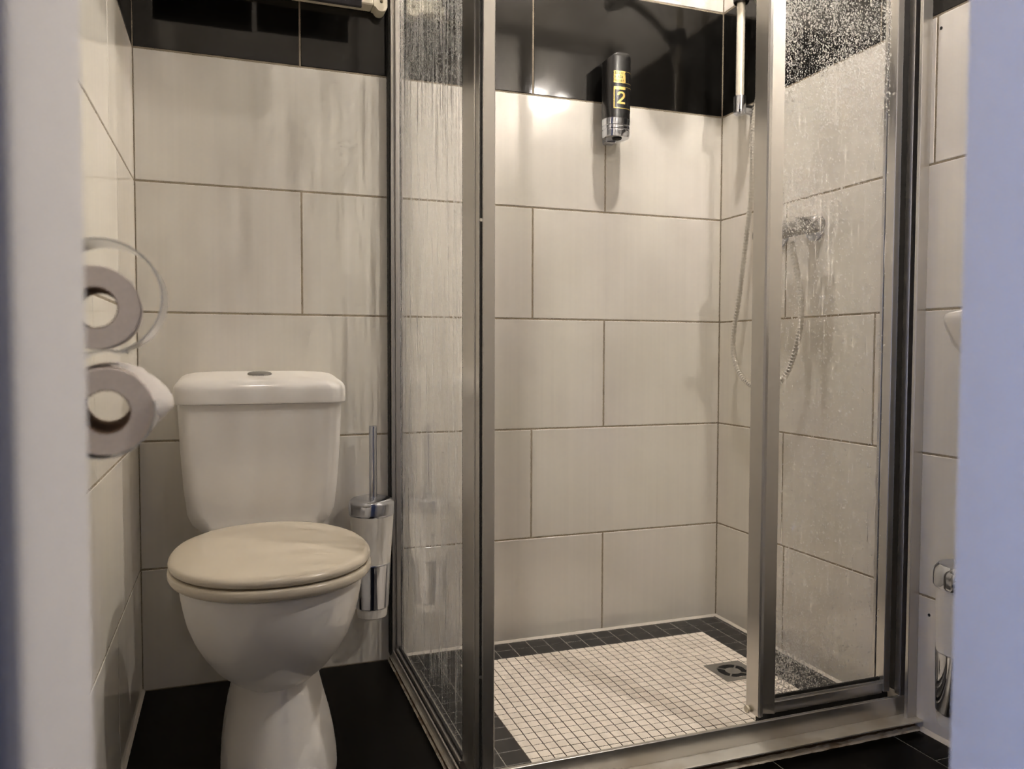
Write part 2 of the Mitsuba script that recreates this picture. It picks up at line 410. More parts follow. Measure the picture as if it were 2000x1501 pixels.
# front sill: ledge and upright face
obj('sill', cat_mesh([rbox(0.384, 1.366, 1.2835, 1.292, 0.004, 0.062, 0.001), rbox(0.384, 1.366, 1.292, 1.324, 0.030, 0.040, 0.001), rbox(0.384, 1.366, 1.316, 1.324, 0.004, 0.040, 0.001)]), 'mat_alu', enc)
obj('sill_ledge', rbox(0.36, XR, 1.246, 1.284, 0.0185, 0.0225, 0.0008), 'mat_alu_dull', enc)
obj('rotten_gap', rbox(0.38, XR - 0.004, 1.262, 1.284, 0.0, 0.0186, 0.001), 'mat_rot', enc, label='brown gap under the sill ledge')
# side sill
obj('sill', cat_mesh([rbox(0.3845, 0.3885, 1.284, D - 0.004, 0.010, 0.034, 0.0008), rbox(0.388, 0.413, 1.292, D - 0.004, 0.006, 0.018, 0.0008), rbox(0.4085, 0.413, 1.292, D - 0.004, 0.006, 0.036, 0.0008)]), 'mat_alu', enc)
obj('sill_ledge', rbox(0.379, 0.386, 1.25, D - 0.004, 0.0125, 0.0155, 0.0008), 'mat_alu_dull', enc)
obj('rotten_gap', rbox(0.381, 0.386, 1.25, D - 0.004, 0.0, 0.0125, 0.001), 'mat_rot', enc)
# ragged silicone along both sills
def ragged(p0, p1, side, w0, n=90, h=0.0045):
    p0, p1, side = np.array(p0, float), np.array(p1, float), np.array(side, float)
    rings = []
    for t in np.linspace(0, 1, n):
        c = p0 + (p1 - p0) * t
        a = w0 * (0.75 + 0.5 * rng.random()) ; b = h * (0.6 + 0.6 * rng.random())
        out = w0 * 0.9 * (1 + 0.08 * rng.normal())
        rings.append(np.array([c - side * out, c + side * a, c + side * a * 0.7 + np.array([0, 0, b]), c - side * out * 0.6 + np.array([0, 0, h * 0.6])]))
    return loft(rings)
obj('silicone_bead', ragged((0.372, 1.256, 0.0), (XR, 1.256, 0.0), (0, 1, 0), 0.0085), 'mat_silicone', enc)
obj('silicone_bead', ragged((0.3795, 1.25, 0.0), (0.3795, D, 0.0), (1, 0, 0), 0.0026, 90, 0.003), 'mat_silicone', enc)
# top rails (above the picture)
obj('top_rail', rbox(0.384, 1.366, 1.284, 1.324, HT, HT + 0.035, 0.002), 'mat_alu', enc)
obj('top_rail', rbox(0.384, 0.413, 1.284, D - 0.004, HT, HT + 0.035, 0.002), 'mat_alu', enc)

def drops_mesh(n, area, size, keep, axis, plane, out, stretch=(1, 1.6), seed=1, k=7, tall=0.55):
    """Lens-shaped water drops standing on a pane. area: (a0, a1, z0, z1) along the pane."""
    q = np.random.default_rng(seed)
    a = q.uniform(area[0], area[1], n); z = q.uniform(area[2], area[3], n)
    ok = q.random(n) < keep(a, z)
    a, z = a[ok], z[ok]
    n = len(a)
    r = np.clip(size[0] * np.exp(q.normal(0, size[1], n)), 0.0003, 0.003); st = q.uniform(*stretch, n)
    ang = np.arange(k) * 2 * np.pi / k + q.uniform(0, 1, n)[:, None]
    rag = 1 + 0.12 * q.normal(size=(n, k))
    A, Z, H = [], [], []
    for f, h in ((1, 0), (1, 0), (0.72, 0.62)):           # base ring, foot of the dome, middle of the dome
        A.append(a[:, None] + (f * r)[:, None] * rag * np.cos(ang)); Z.append(z[:, None] + (f * r * st)[:, None] * rag * np.sin(ang))
        H.append(np.repeat((h * tall * r)[:, None], k, 1))
    A.append(a[:, None]); Z.append((z - 0.15 * r * st)[:, None]); H.append((tall * r)[:, None])
    A, Z, H = np.concatenate(A, 1), np.concatenate(Z, 1), np.concatenate(H, 1) * out + 0.0002 * out
    V = np.stack([A, plane + H, Z] if axis == 'x' else [plane + H, A, Z], -1).reshape(-1, 3)
    base = (np.arange(n) * (3 * k + 1))[:, None, None]
    i = np.arange(k); j = (i + 1) % k
    F = [np.stack([i[1:-1] * 0, i[2:], i[1:-1]], -1), np.stack([k + i, k + j, 2 * k + j], -1), np.stack([k + i, 2 * k + j, 2 * k + i], -1), np.stack([2 * k + i, 2 * k + j, 3 * k + 0 * i], -1)]
    F = (base + np.vstack(F)[None]).reshape(-1, 3)
    m = trimesh.Trimesh(V, F, process=False)
    if m.volume < 0:
        m = trimesh.Trimesh(V, F[:, ::-1], process=False)
    return m

# right door, pushed open towards the wall
DY = 1.297
rd = thing('sliding_shower_door', 'sliding glass shower door with aluminium frame, wet with droplets, pushed open to the right wall', 'shower door', 'sliding doors of the corner shower')
obj('stile', cat_mesh([rbox(0.992, 1.0035, DY, 1.338, 0.064, HT - 0.003, 0.0012), hull([(x, y, z) for z in (0.064, HT - 0.003) for x, y in ((1.000, DY + 0.016), (1.0345, DY + 0.004), (1.0345, DY + 0.030), (1.000, DY + 0.030))]),
                       rbox(0.9935, 0.9995, DY - 0.002, DY + 0.018, 0.064, HT - 0.003, 0.0014)]), 'mat_alu', rd, label='front stile with handle edge')
obj('stile', rbox(1.318, 1.3345, DY + 0.004, DY + 0.028, 0.068, HT - 0.003, 0.0012), 'mat_alu', rd)
obj('bottom_rail', cat_mesh([rbox(1.0345, 1.318, DY + 0.008, DY + 0.024, 0.0635, 0.0865, 0.001), rbox(1.0345, 1.318, DY + 0.013, DY + 0.0165, 0.0865, 0.0905, 0.0005)]), 'mat_alu', rd)
obj('top_rail', rbox(1.0345, 1.318, DY + 0.008, DY + 0.024, HT - 0.035, HT - 0.003, 0.001), 'mat_alu', rd)
GY = DY + 0.018
obj('gasket', cat_mesh([rbox(1.0345, 1.318, GY - 0.003, GY + 0.003, 0.0865, 0.0965, 0.0006), rbox(1.0335, 1.0365, GY - 0.003, GY + 0.003, 0.09, HT - 0.03, 0.0006),
                        rbox(1.002, 1.336, DY + 0.010, DY + 0.022, 0.046, 0.0645, 0.001)]), 'mat_rubber', rd)
def pane(a0, a1, z0, z1, axis, plane):
    v = [(a0, plane, z0), (a1, plane, z0), (a1, plane, z1), (a0, plane, z1)]
    if axis == 'y':
        v = [(plane, q[0], q[2]) for q in v]
    return trimesh.Trimesh(np.array(v), np.array([(0, 1, 2), (0, 2, 3)]), process=False)
obj('glass_pane', pane(1.0355, 1.3165, 0.092, HT - 0.02, 'x', GY), 'mat_pane', rd)
obj('roller', lathe([(0.0, 0.0), (0.007, 0.0), (0.0075, 0.004), (0.004, 0.0075), (0, 0.008)], (0.984, 1.326, 0.071), 16, 'x'), 'mat_cream', rd, label='pale plastic roller knob')

def nz(a, z, s, o=0.0):
    return meshkit.noise(np.column_stack([np.asarray(a) * s, np.asarray(z) * s, np.full(np.shape(a), o)]))

def keep_front(a, z):
    n1 = nz(a * 3.0, z * 0.8, 14, 2.0)
    n1 = (n1 - n1.min()) / np.ptp(n1)
    u = np.clip((z - 1.22) / 0.20, 0, 1)
    d = 0.08 + 0.92 * u
    d = d * np.clip(0.25 + 1.2 * n1, 0, 1)
    edge = np.clip(1.3 - (a - 1.035) / 0.35, 0.4, 1)
    patch = 0.5 * np.exp(-(((z - 1.10) / 0.06) ** 2)) * np.exp(-(((a - 1.08) / 0.07) ** 2))
    low = 0.7 * np.exp(-(((z - 0.14) / 0.09) ** 2)) * np.exp(-(((a - 1.06) / 0.10) ** 2))
    return np.clip(d * edge + patch + low, 0, 1) * (1 - 0.7 * (z > 1.66))
obj('water_drops', drops_mesh(110000, (1.037, 1.3145, 0.097, 1.90), (0.00088, 0.30), keep_front, 'x', GY, 1.0, (1.0, 1.5), 3, 6), 'mat_droplet', rd, smooth=True, kind='stuff', label='water droplets on the glass')
obj('clear_drops', drops_mesh(14000, (1.037, 1.3145, 0.097, 1.90), (0.0015, 0.30), keep_front, 'x', GY + 0.0006, 1.0, (1.0, 1.7), 4, 8), 'mat_water', rd, smooth=True, kind='stuff', label='larger clear drops on the glass')
obj('water_runs', drops_mesh(420, (1.039, 1.3125, 0.16, 1.80), (0.0010, 0.3), lambda a, z: 0.9, 'x', GY, 1.0, (10, 45), 5), 'mat_water', rd, smooth=True, kind='stuff', label='thin runs of water down the glass')

# left door, closed: the side of the enclosure
ld = thing('sliding_shower_door', 'closed glass side of the shower beside the toilet, streaked with lime and water', 'shower door', 'sliding doors of the corner shower')
GX = 0.401
obj('stile', cat_mesh([rbox(0.398, 0.416, 1.306, 1.378, 0.040, HT - 0.003, 0.0014), rbox(0.4002, 0.416, 1.2845, 1.3065, 0.045, HT - 0.003, 0.001)]), 'mat_alu', ld)
obj('corner_stile', rbox(0.4052, 0.4275, 1.2795, 1.3045, 0.064, HT - 0.003, 0.0014), 'mat_alu', ld)
obj('gasket', rbox(0.4010, 0.4056, 1.2825, 1.303, 0.064, HT - 0.003, 0.0005), 'mat_rubber', ld)
for z in (0.235, 0.055, 1.02):
    obj('screw', lathe([(0, -0.0008), (0.0028, -0.0008), (0.0028, 0.0006), (0, 0.0012)], (0.4032, 1.2822, z), 10, 'y'), 'mat_chrome_soft', ld)
obj('bottom_rail', cat_mesh([rbox(0.3925, 0.407, 1.378, D - 0.032, 0.0225, 0.041, 0.001)]), 'mat_alu', ld)
obj('gasket', cat_mesh([rbox(GX - 0.003, GX + 0.003, 1.378, D - 0.034, 0.041, 0.047, 0.0006), rbox(0.3886, 0.3926, 1.30, D - 0.034, 0.018, 0.030, 0.0006), rbox(GX - 0.003, GX + 0.003, 1.3775, 1.3795, 0.045, HT - 0.03, 0.0006), rbox(GX + 0.004, GX + 0.007, D - 0.044, D - 0.0405, 0.045, HT - 0.03, 0.0006)]), 'mat_rubber', ld)
obj('stile', rbox(0.3935, 0.4070, D - 0.0405, D - 0.0345, 0.024, HT - 0.003, 0.001), 'mat_alu', ld)
obj('top_rail', rbox(0.3925, 0.407, 1.378, D - 0.04, HT - 0.035, HT - 0.003, 0.001), 'mat_alu', ld)
obj('glass_pane', pane(1.3775, D - 0.044, 0.044, HT - 0.02, 'y', GX), 'mat_pane', ld)
def keep_side(a, z):
    return np.clip(1.6 * nz(a * 40, z * 0.5, 4, 1.0) - 0.2, 0.1, 1)
obj('water_runs', drops_mesh(1500, (1.382, D - 0.050, 0.10, 1.85), (0.0012, 0.35), keep_side, 'y', GX, 1.0, (12, 70), 8), 'mat_water', ld, smooth=True, kind='stuff', label='upright streaks of water on the glass')
def keep_side_drop(a, z):
    n1 = nz(a * 60, z * 0.5, 4, 7.0)
    n1 = (n1 - n1.min()) / np.ptp(n1)
    return np.clip(np.clip((z - 1.25) / 0.22, 0.03, 1) * (0.15 + 1.2 * n1), 0, 1) * (1 - 0.7 * (z > 1.70))
obj('water_drops', drops_mesh(150000, (1.382, D - 0.050, 0.06, 1.90), (0.00078, 0.25), keep_side_drop, 'y', GX, 1.0, (1.0, 1.8), 9, 6), 'mat_droplet', ld, smooth=True, kind='stuff', label='fine droplets on the glass')
obj('lime_streaks', drops_mesh(1700, (1.382, D - 0.050, 0.10, 1.85), (0.0007, 0.35), keep_side, 'y', GX + 0.0005, 1.0, (20, 120), 18, 6), 'mat_droplet', ld, smooth=True, kind='stuff', label='thin pale lime streaks')

# ------------------------------------------------------------------ toilet
TX, TY = 0.070, 1.50
def egg(cx, yf, yb, hw, z, n=72, p=0.92, wide=0.56, flat=0.0):
    """An egg outline; the widest place lies at the fraction wide from front to back. flat squares off the back."""
    yc = yf + (yb - yf) * wide * 0.82
    t = np.arange(n) * 2 * np.pi / n
    c, s = np.cos(t), np.sin(t)
    pb = np.where(s > 0, p - flat, p)
    x = cx + hw * np.sign(c) * np.abs(c) ** pb
    y = yc + np.where(s > 0, yb - yc, yc - yf) * np.sign(s) * np.abs(s) ** pb
    return np.column_stack([x, y, np.full(n, z)])

toilet = thing('toilet', 'white close-coupled toilet with closed cream lid, against the tiled back wall', 'toilet')
bowl = [(0.180, 1.475, 1.80, 0.060), (0.186, 1.455, 1.82, 0.078), (0.198, 1.432, 1.82, 0.094), (0.218, 1.405, 1.82, 0.112), (0.245, 1.380, 1.82, 0.129),
        (0.275, 1.358, 1.82, 0.143), (0.305, 1.342, 1.82, 0.153), (0.335, 1.332, 1.82, 0.159), (0.365, 1.327, 1.80, 0.163), (0.385, 1.326, 1.78, 0.164), (0.392, 1.330, 1.77, 0.161)]
obj('bowl', loft([egg(TX + 0.002, a, b, w, z) for z, a, b, w in bowl]), 'mat_ceramic', toilet, smooth=50)
ped = [(0.0005, 1.388, 1.90, 0.109), (0.02, 1.389, 1.90, 0.108), (0.05, 1.395, 1.90, 0.104), (0.08, 1.406, 1.90, 0.098), (0.12, 1.424, 1.90, 0.087), (0.16, 1.440, 1.90, 0.078), (0.19, 1.450, 1.90, 0.0745), (0.24, 1.47, 1.88, 0.072)]
obj('pedestal', loft([egg(0.0835, a, b, w, z, flat=0.2, wide=0.5) for z, a, b, w in ped]), 'mat_ceramic', toilet, smooth=50)
obj('cistern_shelf', loft([ring3(rrect(w, d, 0.04), TX, 1.86, z) for z, w, d in ((0.30, 0.085, 0.11), (0.35, 0.105, 0.125), (0.385, 0.12, 0.13), (0.395, 0.12, 0.13))]), 'mat_ceramic', toilet, smooth=40)
SF, SB, SW = 1.306, 1.752, 0.1785
obj('seat', loft([egg(TX, SF + i, SB - i, SW - i, z) for z, i in ((0.3935, 0.012), (0.3935, 0.007), (0.397, 0.0022), (0.402, 0.0), (0.409, 0.0), (0.4125, 0.0025), (0.4135, 0.006), (0.4135, 0.02))]), 'mat_seat', toilet, smooth=40)
lid = [(0.4165, 0.012), (0.4165, 0.0055), (0.419, 0.0025), (0.424, 0.001), (0.4285, 0.0022), (0.432, 0.006), (0.4345, 0.013), (0.4375, 0.026), (0.4410, 0.05), (0.4440, 0.085), (0.4455, 0.13)]
obj('lid', loft([egg(TX, SF + i, SB - i, SW - i, z) for z, i in lid]), 'mat_seat', toilet, smooth=40, label='closed cream plastic lid')
for s in (-1, 1):
    obj('hinge', lathe([(0, -0.022), (0.010, -0.022), (0.011, -0.02), (0.011, 0.02), (0.010, 0.022), (0, 0.022)], (TX + s * 0.075, 1.752, 0.409), 16, 'x'), 'mat_seat', toilet)
CX = 0.0665
cis = [(0.392, 0.118, 1.845, 0.05), (0.400, 0.136, 1.830, 0.045), (0.415, 0.148, 1.820, 0.04), (0.440, 0.1575, 1.813, 0.035), (0.50, 0.164, 1.809, 0.032), (0.58, 0.169, 1.805, 0.030), (0.682, 0.1735, 1.802, 0.030)]
obj('cistern', loft([ring3(rrect(w, (D - 0.004 - yf) / 2, r), CX, (D - 0.004 + yf) / 2, z) for z, w, yf, r in cis]), 'mat_ceramic', toilet, smooth=45, label='white ceramic cistern')
cl = [(0.6835, 0.006, 0.03), (0.6835, 0.002, 0.034), (0.687, 0.0, 0.036), (0.712, 0.0, 0.036), (0.722, 0.0012, 0.037), (0.731, 0.0055, 0.040), (0.738, 0.013, 0.045), (0.7425, 0.023, 0.05), (0.745, 0.036, 0.05), (0.7462, 0.055, 0.045)]
cly = (D - 0.003 - 1.786) / 2
clm = loft([ring3(rrect(0.1815 - i, cly - min(i, 0.092), r, 14), CX, 1.786 + cly, z) for z, i, r in cl + [(0.7466, 0.075, 0.03), (0.7468, 0.090, 0.012)]])
def crown(x, y):
    u = np.clip((y - 1.80) / 0.15, 0, 1)
    return 0.0115 * u * u * (3 - 2 * u) * (1 - 0.30 * np.clip(np.abs(x - CX) / 0.19, 0, 1) ** 2) - 0.0060
V = clm.vertices.copy()
V[:, 2] += np.clip((V[:, 2] - 0.712) / 0.03, 0, 1) * crown(V[:, 0], V[:, 1])
obj('cistern_lid', trimesh.Trimesh(V, clm.faces, process=False), 'mat_ceramic', toilet, smooth=40, label='domed cistern lid')
b2 = loft([ring3(rrect(0.026 * s, 0.020 * s, 0.020 * s), 0, 0, z) for z, s in ((-0.004, 1), (0.0022, 1), (0.0040, 0.95), (0.0052, 0.8), (0.0058, 0.5))])
b2.apply_transform(trimesh.transformations.rotation_matrix(math.radians(7), (1, 0, 0))); b2.apply_translation((CX - 0.003, 1.866, 0.7462 + float(crown(CX, 1.866))))
obj('flush_button', b2, 'mat_steel', toilet, smooth=35, label='chrome dual flush button')

# ------------------------------------------------------------------ toilet brush in its holder
def brush_holder(cx, cy, z0, s, label, wall, group, taper=1.0):
    h = thing('toilet_brush_holder', label, 'brush holder', group)
    o = (cx, cy, 0)
    zz = lambda v: z0 + (v - 0.140) * s
    fit = lambda r, z: r if r < 0.002 else 0.0535 - (0.0535 - r) * taper
    cup = [(0.0, 0.140), (0.030, 0.140), (0.0355, 0.143), (0.037, 0.150), (0.0385, 0.170), (0.0445, 0.26), (0.050, 0.34), (0.0535, 0.392), (0.0535, 0.395), (0.0, 0.395)]
    obj('cup', lathe([(fit(r, z) * s if r > 0.031 else r * s, zz(z)) for r, z in cup], o, 48), 'mat_frost', h, smooth=35, label='frosted cup')
    # chrome half-shell clip holding the cup low down
    band = [(0.0400, 0.166), (0.0410, 0.168), (0.0465, 0.274), (0.0462, 0.277), (0.0448, 0.277)]
    n = 40
    # the clip wraps the cup's front half and sides
    a = np.linspace(math.radians(-170), math.radians(170), n)
    th0 = math.atan2(wall[1], wall[0]) + math.pi
    rings = []
    for r, z in band:
        r = fit(r, z) + (0.0006 if taper < 1 else 0)
        rings.append(np.column_stack([cx + r * s * np.cos(th0 + a), cy + r * s * np.sin(th0 + a), np.full(n, zz(z))]))
    V = np.vstack(rings); F = []
    for k in range(len(band) - 1):
        for i in range(n - 1):
            q = k * n + i
            F += [(q, q + 1, q + n + 1), (q, q + n + 1, q + n)]
    obj('clip', trimesh.Trimesh(V, np.array(F), process=False), 'mat_chrome', h, smooth=True, label='chrome clip')
    return h, zz

bh, zz = brush_holder(0.327, 1.941, 0.140, 1.0, 'frosted white brush holder with chrome clip, on the back wall between toilet and shower', (0, 1), None)
obj('wall_plate', rbox(0.309, 0.345, 1.978, D, 0.19, 0.262, 0.003), 'mat_chrome', bh)
br = thing('toilet_brush', 'chrome toilet brush standing in the frosted holder beside the toilet', 'toilet brush')
obj('cap', lathe([(0, 0.3952), (0.0540, 0.3952), (0.0555, 0.3975), (0.0560, 0.4005), (0.0560, 0.424), (0.0550, 0.4285), (0.0520, 0.4325), (0.046, 0.4355), (0.034, 0.4385), (0.016, 0.4395), (0, 0.4395)], (0.327, 1.941, 0), 48), 'mat_chrome', br, smooth=30)
obj('handle', lathe([(0, 0.438), (0.0095, 0.438), (0.0095, 0.612), (0.0088, 0.614), (0.006, 0.6142), (0.006, 0.612), (0, 0.612)], (0.331, 1.941, 0), 24), 'mat_chrome', br, smooth=30)

bh2, zz2 = brush_holder(1.316, 1.099, 0.085, 1.05, 'frosted white holder with chrome lid low on the right wall under the washbasin', (1, 0), None, 0.35)
obj('lid', lathe([(0, zz2(0.3952)), (0.0570, zz2(0.3952)), (0.0592, zz2(0.400)), (0.0592, zz2(0.418)), (0.0570, zz2(0.428)), (0.050, zz2(0.436)), (0.034, zz2(0.4405)), (0, zz2(0.442))], (1.313, 1.099, 0), 48), 'mat_chrome', bh2, smooth=30, label='chrome lid')
obj('wall_plate', rbox(1.352, XR, 1.079, 1.119, 0.14, 0.23, 0.003), 'mat_chrome', bh2)

# ------------------------------------------------------------------ toilet paper on a ribbon holder
HY0, HY1 = 0.845, 0.915
UC, LC = (-0.1165, 0.8495), (-0.1150, 0.742)
RU = 0.0548
def ribbon(path, y0, y1, th=0.0016):
    """A band along a path in the xz plane."""
    P = np.asarray(path, float)
    t = np.gradient(P, axis=0); t /= np.linalg.norm(t, axis=1, keepdims=True)
    nrm = np.column_stack([-t[:, 1], t[:, 0]])
    a, b = P + nrm * th / 2, P - nrm * th / 2
    rings = [np.array([(a[i, 0], y0, a[i, 1]), (a[i, 0], y1, a[i, 1]), (b[i, 0], y1, b[i, 1]), (b[i, 0], y0, b[i, 1])]) for i in range(len(P))]
    return loft(rings)
def arc(c, r0, r1, a0, a1, n):
    a = np.radians(np.linspace(a0, a1, n)); r = np.linspace(r0, r1, n)
    return np.column_stack([c[0] + r * np.cos(a), c[1] + r * np.sin(a)])
holder = thing('toilet_roll_holder', 'curled chrome band toilet roll holder on the left wall, holding two rolls', 'toilet roll holder')
upper = arc(UC, RU, RU, 200, -78, 90)                     # from the wall over the top and round to the bottom
lower = arc(LC, 0.0560, 0.0448, 74, 368, 96)              # then down the left and under the lower roll
obj('band', ribbon(np.vstack([upper, lower]), HY0, HY1), 'mat_band', holder, smooth=35)
obj('wall_bracket', rbox(XL, UC[0] - RU + 0.003, 0.862, 0.898, UC[1] - 0.035, UC[1] + 0.005, 0.002), 'mat_chrome', holder)

def roll(c, R, rc, y0, y1, tilt, label):
    r = thing('toilet_roll', label, 'toilet roll', 'toilet rolls in the chrome band holder')
    def place(m):
        mid = (c[0], (y0 + y1) / 2, c[1])
        m.apply_translation([-q for q in mid])
        m.apply_transform(trimesh.transformations.rotation_matrix(math.radians(tilt[0]), (0, 0, 1)))
        m.apply_transform(trimesh.transformations.rotation_matrix(math.radians(tilt[1]), (1, 0, 0)))
        m.apply_translation(mid)
        return m
    def annulus(r0, r1, y0, y1):
        a = np.arange(64) * 2 * np.pi / 64
        prof = [(r0, y0), (r1 - 0.0008, y0), (r1, y0 + 0.0008), (r1, y1 - 0.0008), (r1 - 0.0008, y1), (r0, y1), (r0, y0)]
        return loft([np.column_stack([c[0] + q * np.cos(a), np.full(64, y), c[1] + q * np.sin(a)]) for q, y in prof], False, False)
    m = annulus(rc + 0.001, R, y0, y1)
    obj('paper', place(m), 'mat_paper', r, smooth=30)
    obj('core', place(annulus(rc, rc + 0.0011, y0, y1)), 'mat_core', r, smooth=30, label='brown cardboard core')
    return r
r1 = roll((-0.1240, 0.8386), 0.0400, 0.0190, 0.845, 0.935, (4.5, 0.0), 'upper toilet roll in the chrome band, with a short loose end on top')
r2 = roll((-0.1165, 0.7405), 0.0425, 0.0205, 0.845, 0.935, (5.5, 3.0), 'lower toilet roll in the chrome band, with a crumpled loose end hanging at its side')
def sheet(rows, noise_amp=0.0006, seed=1, sub=5):
    """A thin sheet through rows of 3-D points (same number each)."""
    from scipy.interpolate import RectBivariateSpline
    R = np.asarray(rows, float)
    nu, nv = R.shape[:2]
    ku, kv = min(3, nu - 1), min(3, nv - 1)
    U, W = np.linspace(0, 1, (nu - 1) * sub + 1), np.linspace(0, 1, (nv - 1) * sub + 1)
    G = np.stack([RectBivariateSpline(np.linspace(0, 1, nu), np.linspace(0, 1, nv), R[..., k], kx=ku, ky=kv, s=0)(U, W) for k in range(3)], -1)
    V = G.reshape(-1, 3)
    V = V + noise_amp * np.column_stack([meshkit.noise(V * 160 + o) - 0.5 for o in (0, 31, 57)]) * 2
    n, m = len(U), len(W)
    F = []
    for i in range(n - 1):
        for j in range(m - 1):
            a = i * m + j
            F += [(a, a + 1, a + m + 1), (a, a + m + 1, a + m)]
    return trimesh.Trimesh(V, np.array(F), process=False)
def pol(c, R, deg, y):
    return (c[0] + R * math.cos(math.radians(deg)), y, c[1] + R * math.sin(math.radians(deg)))
c1, c2 = (-0.1240, 0.8386), (-0.1165, 0.7405)
obj('loose_end', sheet([[pol(c1, 0.0403, a, y) for y in (0.85, 0.89, 0.925)] for a in (120, 100, 82)] +
                       [[(-0.106, 0.852, 0.8735), (-0.106, 0.89, 0.8735), (-0.104, 0.925, 0.8735)], [(-0.0905, 0.862, 0.8660), (-0.090, 0.89, 0.8660), (-0.087, 0.92, 0.8660)]], 0.0003), 'mat_tissue', r1, smooth=True)
rows = [(105, 0.0431, 0.0431, 0.0445), (80, 0.0434, 0.0436, 0.0450), (60, 0.0436, 0.0442, 0.0464), (42, 0.0440, 0.0452, 0.0486), (26, 0.0444, 0.0470, 0.0525), (12, 0.0458, 0.0500, 0.0570), (1, 0.0464, 0.0510, 0.0590), (-8, 0.0450, 0.0490, 0.0560), (-22, 0.0436, 0.0445, 0.0485), (-38, 0.0431, 0.0432, 0.0442)]
obj('loose_end', sheet([[pol(c2, a, d, 0.848), pol(c2, b, d, 0.89), pol(c2, c, d, 0.932)] for d, a, b, c in rows], 0.0011, 3), 'mat_tissue', r2, smooth=True, label='crumpled white loose end')

# ------------------------------------------------------------------ soap dispenser
dz = thing('soap_dispenser', 'black wash bottle with gold print, held in a chrome wall holder in the shower', 'soap dispenser')
BX, BY, BRX, BRY, BZ0, BZ1 = 0.998, 1.953, 0.0378, 0.030, 1.424, 1.601
def bring(z, sx=1.0, sy=1.0, dx=0.0):
    t = np.arange(56) * 2 * np.pi / 56
    c, s = np.cos(t), np.sin(t)
    return np.column_stack([BX + dx + BRX * sx * np.sign(c) * np.abs(c) ** 0.75, BY + BRY * sy * np.sign(s) * np.abs(s) ** 0.75, np.full(56, z)])
def bottle():
    rs = []
    for t in np.linspace(0, 1, 30):
        z = BZ0 + (BZ1 - BZ0) * t
        q = max(0.0, (z - (BZ1 - 0.003)) / 0.003)
        k = 1 - 0.06 * q * q
        r = bring(z, (0.97 + 0.03 * min(1, t / 0.2)) * k, k)
        rs.append(r)
    rs.append(bring(BZ1 + 0.0004, 0.88, 0.88)); rs.append(bring(BZ1 + 0.0004, 0.4, 0.4))
    m = loft(rs)
    V = m.vertices.copy()      # the sloping shoulder on the left
    u = np.clip((BX - 0.004 - V[:, 0]) / BRX, 0, 1)
    lim = BZ1 - 0.024 * u ** 1.7
    V[:, 2] = np.minimum(V[:, 2], lim)
    return trimesh.Trimesh(V, m.faces, process=False)
obj('bottle', bottle(), 'mat_black_gloss', dz, smooth=40)
obj('collar', cat_mesh([loft([bring(z, s, s) for z, s in ((1.379, 0.80), (1.379, 0.94), (1.382, 0.97), (1.396, 0.985), (1.3975, 0.96), (1.3990, 0.96), (1.4005, 0.99), (1.4060, 0.99), (1.4075, 0.965), (1.409, 0.965), (1.4105, 1.0), (1.427, 1.015), (1.4275, 1.0))])]), 'mat_chrome', dz, smooth=25, label='chrome collar')
obj('nozzle', lathe([(0, 1.3765), (0.0125, 1.3765), (0.0135, 1.3792), (0.0, 1.3795)], (BX + 0.002, BY - 0.004, 0), 24), 'mat_dark', dz)
obj('wall_plate', rbox(0.981, 1.012, 1.976, D, 1.372, 1.60, 0.003), 'mat_chrome', dz)

def on_bottle(mesh, lift=0.0005):
    """Bends flat print (x: along the front, y: height, both in metres about the bottle's middle) onto the bottle's front."""
    m = to_tri(mesh)
    m = m.subdivide_to_size(0.004)if len(m.faces) < 3000 else m
    V = m.vertices.copy()
    x = np.clip(V[:, 0] / BRX, -0.97, 0.97)
    # superellipse front: |x|^p + |y|^p = 1, p = 2/0.75
    p = 2 / 0.75
    y = -(1 - np.abs(x) ** p) ** (1 / p) * BRY
    return trimesh.Trimesh(np.column_stack([BX + V[:, 0] * 1.004, BY + y * 1.004 - lift - V[:, 2], 1.5125 + V[:, 1]]), m.faces[:, ::-1], process=False)
def flat(x0, x1, y0, y1, d=0.0002):
    return trimesh.creation.box(bounds=[(x0, y0, 0), (x1, y1, d)])
def txt(s, h, x, y, bold=True, d=0.0002):
    m = meshkit.text_mesh(s, h, d, bold); m.apply_translation((x, y, 0)); return m
obj('print', on_bottle(cat_mesh([flat(-0.0215, 0.0125, 0.0065, 0.038), flat(0.0125, 0.035, 0.0368, 0.0376), flat(0.0125, 0.035, 0.0065, 0.0072)])), 'mat_gold', dz, label='gold block and rules')
obj('lettering', on_bottle(cat_mesh([txt('BODY &', 0.0068, -0.0195, 0.0285), txt('HAIR', 0.0072, -0.0195, 0.0185), txt('WASH', 0.0062, -0.0195, 0.0095)]), 0.0008), 'mat_black_gloss', dz, label='black lettering BODY & HAIR WASH')
obj('print', on_bottle(cat_mesh([flat(-0.0215, 0.0125, -0.0115, -0.0035), flat(-0.0215, -0.0185, -0.0605, -0.0035), flat(-0.0215, 0.0350, -0.0610, -0.0595), flat(0.0125, 0.035, -0.0043, -0.0035)])), 'mat_gold', dz, label='gold box outline')
two = txt('2', 0.0310, -0.0145, -0.0480)
two.apply_transform(np.diag([1.12, 1, 1, 1.0])); 
obj('lettering', on_bottle(two), 'mat_gold', dz, label='large gold figure 2')

